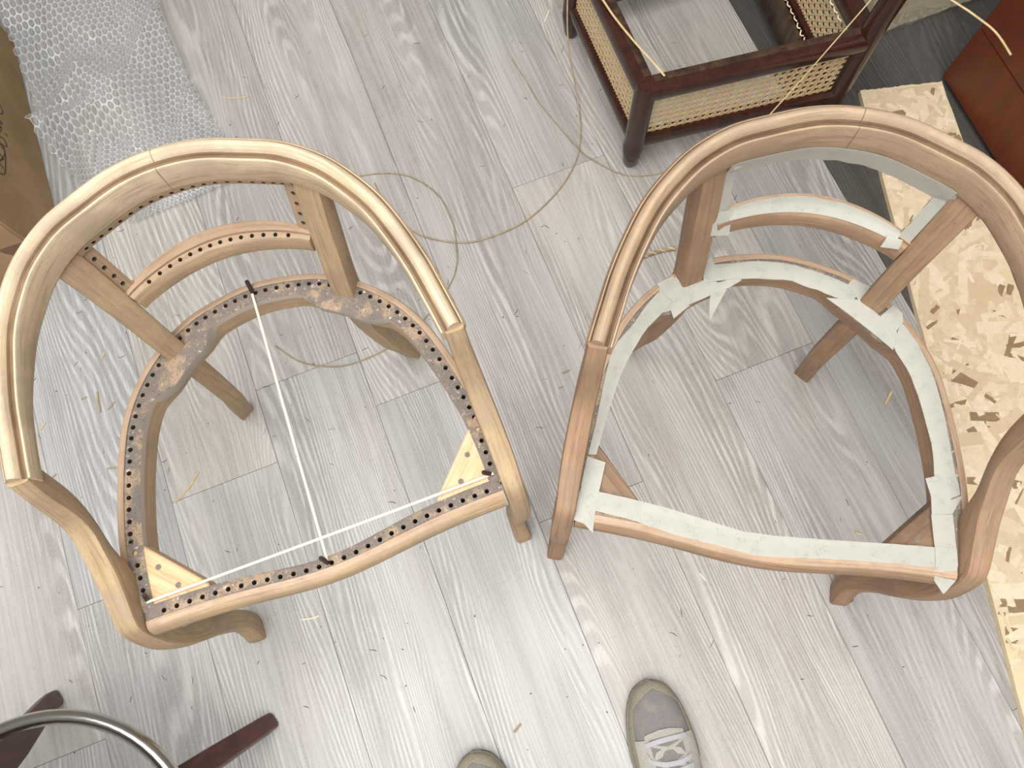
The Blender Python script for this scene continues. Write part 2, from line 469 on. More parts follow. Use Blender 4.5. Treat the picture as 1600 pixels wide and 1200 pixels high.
# ------------------------------------------------------------------ cardboard box at the left edge
box = empty('cardboard_box', (-.62, .92, 0), label='brown cardboard box with scribbled writing at the left edge', cat='box')
BX, BY, BH = -.42, .60, .40
def panel(name, lo, hi, mat=None, parent=box, **kw): return bev_box(name, lo, hi, mat or M['cardboard'], parent, .0012, 1, **kw)
panel('side_panel', (-.004, .0, .001), (0, BY, BH))
panel('end_panel', (BX, -.0005, .001), (-.0045, .0035, BH))
panel('side_panel', (BX - .0045, .0, .001), (BX - .0005, BY, BH))
panel('end_panel', (BX, BY - .0035, .001), (-.0045, BY, BH))
panel('flap', (BX, .0, BH + .001), (0, BY * .5 - .002, BH + .005)); panel('flap', (BX, BY * .5 + .002, BH + .001), (0, BY, BH + .005))
# torn strip of parcel tape folded round the vertical corner
bm = bmesh.new(); rr = random.Random(2)
zs = [.055 + .009 * i for i in range(10)]
top = []
ya = [.012 + rr.uniform(-.002, .002) for _ in zs]; xa = [-.050 + rr.uniform(-.008, .008) for _ in zs]
grid = [[bm.verts.new((.0007, ya[i], z)), bm.verts.new((.0007, -.0007, z)), bm.verts.new((xa[i], -.0007, z + .002))] for i, z in enumerate(zs)]
for i in range(len(zs) - 1):
    for j in range(2): bm.faces.new((grid[i][j], grid[i][j + 1], grid[i + 1][j + 1], grid[i + 1][j]))
new_obj('parcel_tape', finish(bm, 'parcel_tape', M['brown_tape'], None, False), box)
strokes = [[(1.246, .121), (1.238, .117), (1.225, .117), (1.216, .129)], [(1.17, .126), (1.168, .119)], [(1.181, .135), (1.171, .136), (1.158, .145)],
           [(1.125, .154), (1.126, .143), (1.109, .143), (1.077, .165), (1.067, .17)], [(1.122, .15), (1.115, .141), (1.08, .149), (1.052, .159), (1.044, .176)],
           [(1.20, .14), (1.19, .128), (1.185, .150), (1.175, .138)], [(1.145, .150), (1.15, .135), (1.135, .130), (1.13, .148), (1.14, .16)],
           [(1.24, .135), (1.222, .142), (1.228, .152), (1.21, .15)], [(1.10, .165), (1.09, .152), (1.075, .172), (1.065, .158)]]
bm = bmesh.new()
for s in strokes: tube([(.0006, y - .92, z) for y, z in cr(s, 6)], .0007, 5, bm)
new_obj('handwriting', finish(bm, 'handwriting', M['ink']), box)

# ------------------------------------------------------------------ bubble wrap
wrap = empty('bubble_wrap', (-.45, 1.3, 0), label='crumpled sheet of clear bubble wrap lying beside the cardboard box', cat='bubble wrap')
LE = cr([(-.70, 1.92), (-.660, 1.74), (-.600, 1.57), (-.600, 1.42), (-.594, 1.22), (-.560, 1.10), (-.515, 1.01), (-.475, .972)], 6)
RE = cr([(-.27, 1.90), (-.282, 1.70), (-.284, 1.58), (-.284, 1.46), (-.285, 1.33), (-.270, 1.20), (-.250, 1.10), (-.252, .985)], 6)
def ridge(x, y, a, b, h, w):
    ax, ay = a; bx, by = b; dx, dy = bx - ax, by - ay; l2 = dx * dx + dy * dy
    t = max(0, min(1, ((x - ax) * dx + (y - ay) * dy) / l2)); d = math.hypot(x - ax - t * dx, y - ay - t * dy)
    return h * max(0, 1 - d / w)
RG = [((-.600, 1.225), (-.475, 1.315), .070, .095), ((-.600, 1.225), (-.46, 1.20), .030, .045), ((-.515, 1.20), (-.50, 1.02), .055, .060), ((-.475, 1.315), (-.455, 1.20), .030, .05),
      ((-.42, 1.12), (-.41, 1.24), .045, .07), ((-.41, 1.24), (-.30, 1.41), .070, .10), ((-.60, 1.52), (-.40, 1.55), .055, .15), ((-.598, 1.36), (-.598, 1.56), .035, .08), ((-.36, 1.05), (-.29, 1.20), .03, .05), ((-.58, 1.62), (-.45, 1.42), .04, .09), ((-.40, 1.02), (-.28, 1.06), .02, .05)]
import mathutils.noise as mnoise
def wz(x, y):
    z = .008
    for r in RG: z = max(z, .008 + ridge(x, y, *r)) if False else z + .8 * ridge(x, y, *r)
    z += .007 * (mnoise.noise(Vector((x * 9, y * 9, 3.1))) + .4) + .003 * mnoise.noise(Vector((x * 26, y * 26, 1.7)))
    return max(.0065, z)
def wrap_pt(u, v):
    v = max(0, min(1, v)); i = v * (len(LE) - 1); k = min(int(i), len(LE) - 2); t = i - k
    l = Vector(LE[k]).lerp(Vector(LE[k + 1]), t)
    j = v * (len(RE) - 1); k = min(int(j), len(RE) - 2); t = j - k
    r = Vector(RE[k]).lerp(Vector(RE[k + 1]), t)
    p = l.lerp(r, u); return Vector((p.x + .45, p.y - 1.3, wz(p.x, p.y)))
SP = .0150; WL = .94
NR = int(WL / (SP * .866)); NBU = 24
bf = bmesh.new(); bb = bmesh.new()
for j in range(NR):
    v = (j + .5) / NR
    for i in range(NBU):
        u = (i + .5 + (.5 if j % 2 else 0)) / (NBU + .5)
        def P_(ox, oy): return wrap_pt(u + ox / (NBU + .5), v + oy * 1.155 / NR)   # offsets in bubble pitches
        c = P_(0, 0); du = P_(.2, 0) - c; dv = P_(0, .2) - c
        nrm = du.cross(dv).normalized()
        if nrm.z < 0: nrm.negate()
        hx = []
        for k in range(12):
            a = 2 * math.pi * k / 12 + math.pi / 6
            rad = .5774 if k % 2 == 0 else .5
            hx.append(bf.verts.new(P_(rad * math.cos(a), rad * math.sin(a))))
        ci = [P_(.42 * math.cos(2 * math.pi * k / 12 + math.pi / 6), .42 * math.sin(2 * math.pi * k / 12 + math.pi / 6)) for k in range(12)]
        cv = [bf.verts.new(p) for p in ci]
        for k in range(12): bf.faces.new((hx[k], hx[(k + 1) % 12], cv[(k + 1) % 12], cv[k]))
        pop = .45 + .55 * abs(mnoise.noise(Vector((i * 1.7, j * 1.3, 8))) * 1.6) ** .5
        prev = None
        for sc, hh in ((1.0, .0), (1.0, .0020), (.86, .0036), (.5, .0044)):
            ring = [bb.verts.new(c + (p - c) * sc + nrm * hh * min(1, pop)) for p in ci]
            if prev:
                for k in range(12): bb.faces.new((prev[k], prev[(k + 1) % 12], ring[(k + 1) % 12], ring[k]))
            prev = ring
        bb.faces.new(prev)
bmesh.ops.remove_doubles(bf, verts=bf.verts[:], dist=.0008)
new_obj('film', finish(bf, 'film', M['film'], 60, True), wrap)
new_obj('bubbles', finish(bb, 'bubbles', M['bubble'], 70, False), wrap, kind='stuff')

# ------------------------------------------------------------------ low chair with caned sides
def rail_between(name, a, b, w, h, mat, parent, r=.008, **kw):
    a = Vector(a); b = Vector(b); d = (b - a).normalized(); n = Vector((-d.y, d.x, 0)).normalized(); up = Vector((0, 0, 1))
    rings = []
    for s in (0, .5, 1):
        p = a.lerp(b, s)
        rings.append(chamfer4([p - n * w / 2 - up * h / 2, p + n * w / 2 - up * h / 2, p + n * w / 2 + up * h / 2, p - n * w / 2 + up * h / 2], r))
    return new_obj(name, finish(loft(rings), name, mat, 35), parent, **kw)
def cane_panel(a, b, z0, z1, parent, sp=.0150):
    """six-way caning between two posts: paired uprights, paired rows and both diagonals"""
    a = Vector(a); b = Vector(b); Lh = (b - a).length; d = (b - a) / Lh; n = Vector((-d.y, d.x, 0)); Hh = z1 - z0
    bm = bmesh.new()
    def strip(p, q, w, off):
        (u0, v0), (u1, v1) = p, q
        l = math.hypot(u1 - u0, v1 - v0)
        if l < .004: return
        tu, tv = (u1 - u0) / l, (v1 - v0) / l; nu, nv = -tv * w / 2, tu * w / 2
        pts = []
        for (u, v) in ((u0 + nu, v0 + nv), (u0 - nu, v0 - nv), (u1 - nu, v1 - nv), (u1 + nu, v1 + nv)):
            pts.append((u, v))
        lo = [bm.verts.new(a + d * u + Vector((0, 0, z0 + v)) + n * (off - .0004)) for u, v in pts]
        hi = [bm.verts.new(a + d * u + Vector((0, 0, z0 + v)) + n * (off + .0004)) for u, v in pts]
        bm.faces.new(lo); bm.faces.new(hi[::-1])
        for i in range(4): bm.faces.new((lo[i], hi[i], hi[(i + 1) % 4], lo[(i + 1) % 4]))
    k = 0; u = sp * .5
    while u < Lh:
        for s in (-.0019, .0019): strip((u + s, 0), (u + s, Hh), .0017, -.0006)
        u += sp
    v = sp * .5
    while v < Hh:
        for s in (-.0019, .0019): strip((0, v + s), (Lh, v + s), .0017, .0002)
        v += sp
    for k in range(-int(Hh / sp) - 2, int((Lh + Hh) / sp) + 3):
        c = (k + .5) * sp
        for sg, off in ((1, .001), (-1, .0018)):
            # u - v = c   or   u + v = c
            (ua, va), (ub, vb) = ((c, 0.0), (c + Hh, Hh)) if sg > 0 else ((c - Hh, Hh), (c, 0.0))
            if ub <= 0 or ua >= Lh: continue
            if ua < 0: va += (vb - va) * (0 - ua) / (ub - ua); ua = 0
            if ub > Lh: vb = va + (vb - va) * (Lh - ua) / (ub - ua); ub = Lh
            strip((ua, va), (ub, vb), .0022, off)
    return new_obj('cane_panel', finish(bm, 'cane_panel', M['cane'], None), parent)
def post(name, x, y, prof, mat, parent, seg=16):
    rings = [[(x + dx + r * math.cos(2 * math.pi * k / seg), y + dy + r * math.sin(2 * math.pi * k / seg), z) for k in range(seg)] for (r, z, dx, dy) in prof]
    return new_obj(name, finish(loft(rings), name, mat, 40), parent)
OX, OY = .70, .86
cc = empty('caned_chair', (OX, OY, 0), label='dark polished low chair frame with woven cane side panels', cat='chair')
def q(x, y, z=0): return (x - OX, y - OY, z)
PF = (.503, .722); PL_ = (.515, 1.058); PR = (.908, .668); PB = (.945, 1.035)
short = [(.011, 0, 0, 0), (.0155, .012, 0, 0), (.0215, .062, 0, 0), (.0205, .066, 0, 0), (.020, .10, 0, 0), (.020, .225, 0, 0), (.017, .242, 0, 0)]
post('front_leg', PF[0] - OX, PF[1] - OY, short, M['rosewood'], cc); post('front_leg', PL_[0] - OX, PL_[1] - OY, short, M['rosewood'], cc)
tall = [(.012, 0, .012, .004), (.018, .06, .004, .002), (.020, .12, 0, 0), (.020, .28, 0, 0), (.018, .50, .02, .0), (.014, .72, .05, .0)]
post('back_post', PR[0] - OX, PR[1] - OY, tall, M['rosewood'], cc); post('back_post', PB[0] - OX, PB[1] - OY, tall, M['rosewood'], cc)
ZT, ZB = .226, .080
def apron(a, b, ina, inb, board=False):
    a = Vector((*a, 0)); b = Vector((*b, 0)); d = (b - a).normalized()
    A = a + d * ina; B = b - d * inb; o = Vector((OX, OY, 0))
    rail_between('top_rail', A - o + Vector((0, 0, ZT)), B - o + Vector((0, 0, ZT)), .036, .034, M['rosewood'], cc, .010)
    rail_between('bottom_rail', A - o + Vector((0, 0, ZB)), B - o + Vector((0, 0, ZB)), .026, .030, M['rosewood'], cc, .008)
    cane_panel(A - o + d * .006, B - o - d * .006, ZB + .012, ZT - .014, cc)
apron(PF, PR, .006, .002); apron(PF, PL_, .006, .006); apron(PR, PB, .006, .006); apron(PL_, PB, .006, .006)
# worn inner ledge on top of the side and front rails
for a, b in ((PF, PR), (PF, PL_)):
    A = Vector((a[0] - OX, a[1] - OY, ZT + .0174)); B = Vector((b[0] - OX, b[1] - OY, ZT + .0174)); d = (B - A).normalized()
    n = Vector((-d.y, d.x, 0)); n = n if n.dot(Vector((0, 0, 0)) - (A + B) / 2) > 0 else -n
    rail_between('cane_ledge', A + d * .014 + n * .008 - Vector((0, 0, .0008)), B - d * .012 + n * .008 - Vector((0, 0, .0008)), .014, .0024, M['rosewood_worn'], cc, .0008)
d = (Vector(PB) - Vector(PR)).normalized()
rail_between('inner_board', (PR[0] - OX - .028 + d.x * .02, PR[1] - OY + d.y * .02, .060), (PB[0] - OX - .028 - d.x * .02, PB[1] - OY - d.y * .02, .060), .008, .070, M['rosewood_worn'], cc, .002)
rl = random.Random(4)
for zz in (.098, .214):
    bm = bmesh.new()
    for i in range(16):
        s0 = .06 + i * .018; p = Vector((PR[0] - OX - .0215, PR[1] - OY, zz)) + Vector((d.x, d.y, 0)) * s0
        tube(cr([p, p + Vector((d.x, d.y, 0)) * .006 + Vector((-.004, 0, .003 * rl.uniform(-1, 1))), p + Vector((d.x, d.y, 0)) * .014], 4), .0013, 6, bm)
    new_obj('cane_lacing', finish(bm, 'cane_lacing', M['cane_pale']), cc)

# ------------------------------------------------------------------ the two tub armchair frames
def with_mirror(half):
    """half runs from the middle (x = 0) to the right end; returns left end .. right end"""
    return [(-p[0],) + tuple(p[1:]) for p in half[::-1]] + half[1:]
SEAT_OUT = [(0, .4015), (.05, .3955), (.10, .3805), (.147, .3495), (.184, .3105), (.2105, .2645), (.2275, .210), (.238, .163), (.2445, .124), (.2475, .09), (.249, .055), (.249, .026)]
CREST = [(0, .4285, .661), (.044, .424, .660), (.09, .409, .6565), (.125, .3945, .6525), (.157, .370, .647), (.1795, .342, .640), (.197, .312, .632),
         (.210, .276, .622), (.2195, .240, .613), (.2255, .205, .604), (.2295, .180, .598), (.2315, .166, .5945)]
def plan_frames(path):
    """(point, outward normal, arc length) along a plan path running left end .. right end round the back"""
    out = []; s = 0
    for i, p in enumerate(path):
        a = path[max(i - 1, 0)]; b = path[min(i + 1, len(path) - 1)]
        t = Vector((b[0] - a[0], b[1] - a[1])).normalized(); n = Vector((-t.y, t.x))
        if i: s += math.hypot(p[0] - path[i - 1][0], p[1] - path[i - 1][1])
        out.append((p, n, s))
    tot = out[-1][2]
    return [(p, n, s - tot / 2) for p, n, s in out]
def smooth(x): x = max(0, min(1, x)); return x * x * (3 - 2 * x)
def bump(s):
    a = abs(s)
    if a < .062 or a > .232: return 0.0
    return .0215 * min(smooth((a - .062) / .05), smooth((.232 - a) / .05))

def armchair(loc, rz, mats, label, drilled):
    T = empty('armchair_frame', loc, rz, label=label, cat='armchair', group=None)
    mw, mc, mp, mb = mats['wood'], mats['crest'], mats['strip'], mats['band']
    # seat rail: one bent U
    fr = plan_frames(cr(with_mirror(SEAT_OUT), 5))
    rings = []
    for p, n, s in fr:
        b = bump(s); wi = .0295 + b
        prof = [(.004, .354), (.0, .360), (0, .396), (.0012, .3988), (.0042, .400), (.0098, .400), (.0104, .3982), (.020 + b * .5, .3978), (wi - .002, .3972), (wi, .3955), (wi + .0005 - .6 * b * .3, .386 - .012 * (b > .002)), (wi - .35 * b, .370), (wi - .5 * b, .354)]
        rings.append([(p[0] - n.x * w, p[1] - n.y * w, z) for w, z in prof])
    segmat = [0, 0, 1, 1, 1, 2, 2, 2, 2, 3 if drilled else 0, 0, 0, 0]
    me = finish(loft(rings, segmat=segmat), 'seat_rail', [mw, mp, mb, M['filler'], M['hole']], 40)
    if drilled:
        holes = []; nxt = -.46
        for p, n, s in plan_frames(cr(with_mirror(SEAT_OUT), 40)):
            if s >= nxt and abs(s) < .47 and p[1] > .112:
                holes.append(((p[0] - n.x * .0158, p[1] - n.y * .0158, .398), (n.x * .05, n.y * .05, 1))); nxt += .0160
        me = drill(me, holes, .0031, .01, .0224, 4)
        me = drill(me, [((sx * .2283, y, .398), (0, 0, 1)) for sx in (-1, 1) for y in (.0966, .0806, .0642, .0484)], .00305, .0101, .0221, 4)
    new_obj('seat_rail', me, T)
    # serpentine front rail
    xs = [-.232 + .464 * i / 40 for i in range(41)]
    def yo(x): return .003 - .0155 * math.exp(-(x / .115) ** 2)
    def yi(x): return .0275 - .019 * math.exp(-(x / .105) ** 2)
    rings = []
    for x in xs:
        a, b = yo(x), yi(x)
        prof = [(b, .358), (b + .0005, .3965), (b - .002, .398), (a + .0085, .3985), (a + .0078, .400), (a + .002, .400), (a - .002, .3985), (a - .0065, .3935), (a - .0095, .385), (a - .0095, .374), (a - .006, .363), (a, .358)]
        rings.append([(x, y, z) for y, z in prof])
    me = finish(loft(rings, segmat=[0, 2, 2, 2, 1, 1, 0, 0, 0, 0, 0, 0]), 'front_rail', [mw, mp, mb, M['filler'], M['hole']], 40)
    if drilled:
        holes = [((x, .0155 - .0168 * math.exp(-(x / .10) ** 2) + .001, .3985), (0, .05, 1)) for x in [-.2085 + .0162 * i for i in range(27)]]
        me = drill(me, holes, .0031, .01, .022, 4)
    new_obj('front_rail', me, T)
    # corner blocks
    for sx in (-1, 1):
        bm = bmesh.new(); prism(bm, [(sx * .236, .118), (sx * .236, .022), (sx * .150, .022), (sx * .150, .030), (sx * .226, .112)][::sx], .372, .3955)
        bmesh.ops.bevel(bm, geom=[e for e in bm.edges if all(v.co.z > .39 for v in e.verts)], offset=.0015, segments=1, affect='EDGES')
        uvl = bm.loops.layers.uv.verify()
        for f in bm.faces:
            for l in f.loops: l[uvl].uv = ((l.vert.co.x + sx * l.vert.co.y) * .7, (l.vert.co.y - sx * l.vert.co.x) * .7)
        me = finish(bm, 'corner_block', [mats['block'], M['hole']], 35)
        if drilled: me = drill(me, [((sx * .2285, y, .3955), (0, 0, 1)) for y in (.0806, .0642, .0484)], .0032, .01, .016, 1)
        new_obj('corner_block', me, T)
        for k, (bx_, by_) in enumerate(((.205, .070), (.186, .040))):
            bm = bmesh.new(); r0 = .0036
            prism(bm, [(sx * bx_ + r0 * math.cos(a), by_ + r0 * math.sin(a)) for a in [2 * math.pi * i / 14 for i in range(14)]], .394, .3962)
            new_obj('screw_plug', finish(bm, 'screw_plug', mb, 30), T)
    # front posts: arm support and cabriole leg in one piece
    PP = [(.163, .586, .190, .584, .2285, .2515), (.150, .555, .178, .545, .229, .2525), (.135, .512, .160, .503, .229, .255), (.119, .482, .136, .470, .230, .257),
          (.090, .459, .105, .441, .231, .259), (.065, .4425, .085, .412, .232, .260), (.035, .430, .068, .390, .233, .260), (.012, .421, .050, .370, .2335, .259),
          (.000, .408, .038, .358, .234, .259), (-.011, .375, .026, .335, .234, .260), (-.020, .326, .004, .300, .234, .260), (-.0205, .250, .007, .255, .232, .258),
          (-.0115, .155, .021, .158, .230, .255), (-.009, .081, .022, .075, .228, .254), (-.017, .045, .017, .030, .228, .255), (-.028, .018, .008, .008, .229, .257), (-.030, .0, .002, .0, .230, .257)]
    for sx in (-1, 1):
        rings = []
        for fy, fz, by, bz, xi, xo in cr(PP, 5):
            rings.append(chamfer4([(sx * xi, fy, fz), (sx * xo, fy, fz), (sx * xo, by, bz), (sx * xi, by, bz)], .0045))
        new_obj('front_post', finish(loft(rings), 'front_post', mw, 38), T)
    # rear legs: upright and sabre leg in one piece
    RL = [(.1395, .3875, .626, .034, .014, .78, -.63), (.137, .384, .610, .034, .022, .78, -.63), (.126, .360, .505, .0315, .029, .84, -.54), (.1176, .338, .405, .030, .031, .866, -.5), (.1178, .3345, .33, .030, .031, .866, -.5),
          (.122, .3365, .26, .030, .030, .866, -.5), (.136, .347, .134, .030, .028, .866, -.5), (.150, .357, .06, .030, .025, .85, -.53), (.160, .3655, 0, .030, .022, .84, -.54)]
    for sx in (-1, 1):
        rings = []
        for x, y, z, w, dp, tx, ty in cr(RL, 6):
            t = Vector((tx, ty)).normalized(); n = Vector((-t.y, t.x)); c = Vector((x, y))
            pts = [c - t * w / 2, c + t * w / 2, c + t * w / 2 + n * dp, c - t * w / 2 + n * dp]
            rings.append(chamfer4([(sx * p.x, p.y, z) for p in pts], .0028))
        new_obj('rear_leg', finish(loft(rings), 'rear_leg', mw, 38), T)
        # caning rebate along the inner side of the upright
        rings = []; holes = []
        for i, (x, y, z, w, dp, tx, ty) in enumerate(cr(RL[1:3], 8)):
            t = Vector((tx, ty)).normalized(); n = Vector((-t.y, t.x)); c = Vector((x, y)) - t * (w / 2 + .0068) + n * .0105
            pts = [c - t * .0092 - n * .004, c + t * .0065 - n * .004, c + t * .0065 + n * .006, c - t * .0068 + n * .006]
            rings.append([(sx * p.x, p.y, z + .003) for p in pts])
            if 0 < i < 8: holes.append(((sx * c.x, c.y, z + .003), (-sx * n.x, -n.y, .1)))
        me = finish(loft(rings, segmat=[1, 0, 0, 0]), 'cane_rebate', [mw, M['band_light'] if drilled else mw, M['hole']], 30)
        if drilled: me = drill(me, holes, .0029, .012, .004, 2)
        new_obj('cane_rebate', me, T)
    # lower back rail
    path = [(x, .4255 - 3.05 * x * x) for x in [-.121 + .242 * i / 32 for i in range(33)]]
    rings = [[(p[0] - n.x * w, p[1] - n.y * w, z) for w, z in [(w_ * (1 - .36 * min(1, (p[0] / .115) ** 2)), z_) for w_, z_ in ((.001, .486), (0, .490), (0, .5165), (.0016, .5188), (.0165, .519), (.0170, .5150), (.0255, .5135), (.0290, .5095), (.0295, .490), (.0285, .486))]] for p, n, s in plan_frames(path)]
    me = finish(loft(rings, segmat=[0, 0, 1, 1, 2, 2, 2, 0, 0, 0]), 'lower_back_rail', [mw, mp, M['band_light'] if drilled else mw, M['hole']], 40)
    if drilled:
        fr = plan_frames([(x, .4255 - 3.05 * x * x) for x in [-.096 + .0148 * i for i in range(14)]])
        me = drill(me, [((p[0] - n.x * .0212 * (1 - .36 * (p[0] / .115) ** 2), p[1] - n.y * .0212 * (1 - .36 * (p[0] / .115) ** 2), .5140), (0, 0, 1)) for p, n, s in fr], .0027, .01, .014, 3)
    new_obj('lower_back_rail', me, T)
    # moulded crest rail running down into the arms
    fr = plan_frames(cr(with_mirror(CREST), 7))
    rings = []
    for p, n, s in fr:
        h = .029 + .018 * smooth((p[1] - .20) / .16)
        prof = [(-.0055, -h), (-.0072, -h + .003), (-.0072, -.0085), (-.0062, -.0058), (-.0042, -.0056), (-.0034, -.0078), (-.0022, -.0078), (-.0010, -.0060), (.0004, -.0084), (.0018, -.0040), (.0042, .0010), (.0075, .0036), (.0105, .0040),
                (.0135, .0022), (.0162, -.0020), (.0175, -.0066), (.0186, -.0048), (.0200, -.0052), (.0208, -.0080), (.0219, -.0072), (.0228, -.0095), (.0228, -h + .005), (.0190, -h)]
        rings.append([(p[0] + n.x * w, p[1] + n.y * w, p[2] + z) for w, z in prof])
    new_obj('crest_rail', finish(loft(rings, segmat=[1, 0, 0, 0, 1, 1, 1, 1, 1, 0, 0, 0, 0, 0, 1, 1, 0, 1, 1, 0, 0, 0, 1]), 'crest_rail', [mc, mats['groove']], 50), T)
    k = len(rings) // 2; sec = [Vector(p) for p in rings[k]]; cen = sum(sec, Vector()) / len(sec); jl = []
    for dx in (-.0005, .0005): jl.append([cen + (p - cen) * 1.012 + Vector((dx + .0035 * (p.y - cen.y) / .03, 0, 0)) for p in sec])
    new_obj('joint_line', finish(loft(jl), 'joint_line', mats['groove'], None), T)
    # rebate strip with caning holes under the crest
    fc = [(p, n) for p, n, s in fr if abs(p[0]) < .128]
    rings = [[(p[0] + n.x * w, p[1] + n.y * w, p[2] + z) for w, z in ((-.0035, -.0585), (-.0068, -.0460), (.006, -.0460), (.006, -.0585))] for p, n in fc]
    me = finish(loft(rings, segmat=[1, 0, 0, 0]), 'cane_rebate', [mw, M['band_light'] if drilled else mw, M['hole']], 30)
    if drilled: me = drill(me, [((p[0] - n.x * .005, p[1] - n.y * .005, p[2] - .0525), (-n.x, -n.y, .25)) for p, n in fc[2:-2:2]], .0026, .006, .006, 2)
    new_obj('cane_rebate', me, T)
    return T

CH0 = (-.2178, .1343, 0); CH1 = (.2853, -.0473, 0); R0_, R1_ = -.02556, -.53303
left = armchair(CH0, R0_, {'wood': M['beech_pale'], 'crest': M['beech_crest_left'], 'strip': M['beech_pink'], 'band': M['dirty'], 'block': M['block_pine'], 'groove': M['groove_left']},
         'sanded tub armchair frame with bare drilled seat rim and crossed cane strands', True)
right = armchair(CH1, R1_, {'wood': M['beech_warm'], 'crest': M['beech_crest_right'], 'strip': M['beech_pink'], 'band': M['dirty'], 'block': M['block_dark'], 'groove': M['groove_right']},
         'sanded tub armchair frame with masking tape round the seat rim and back', False)

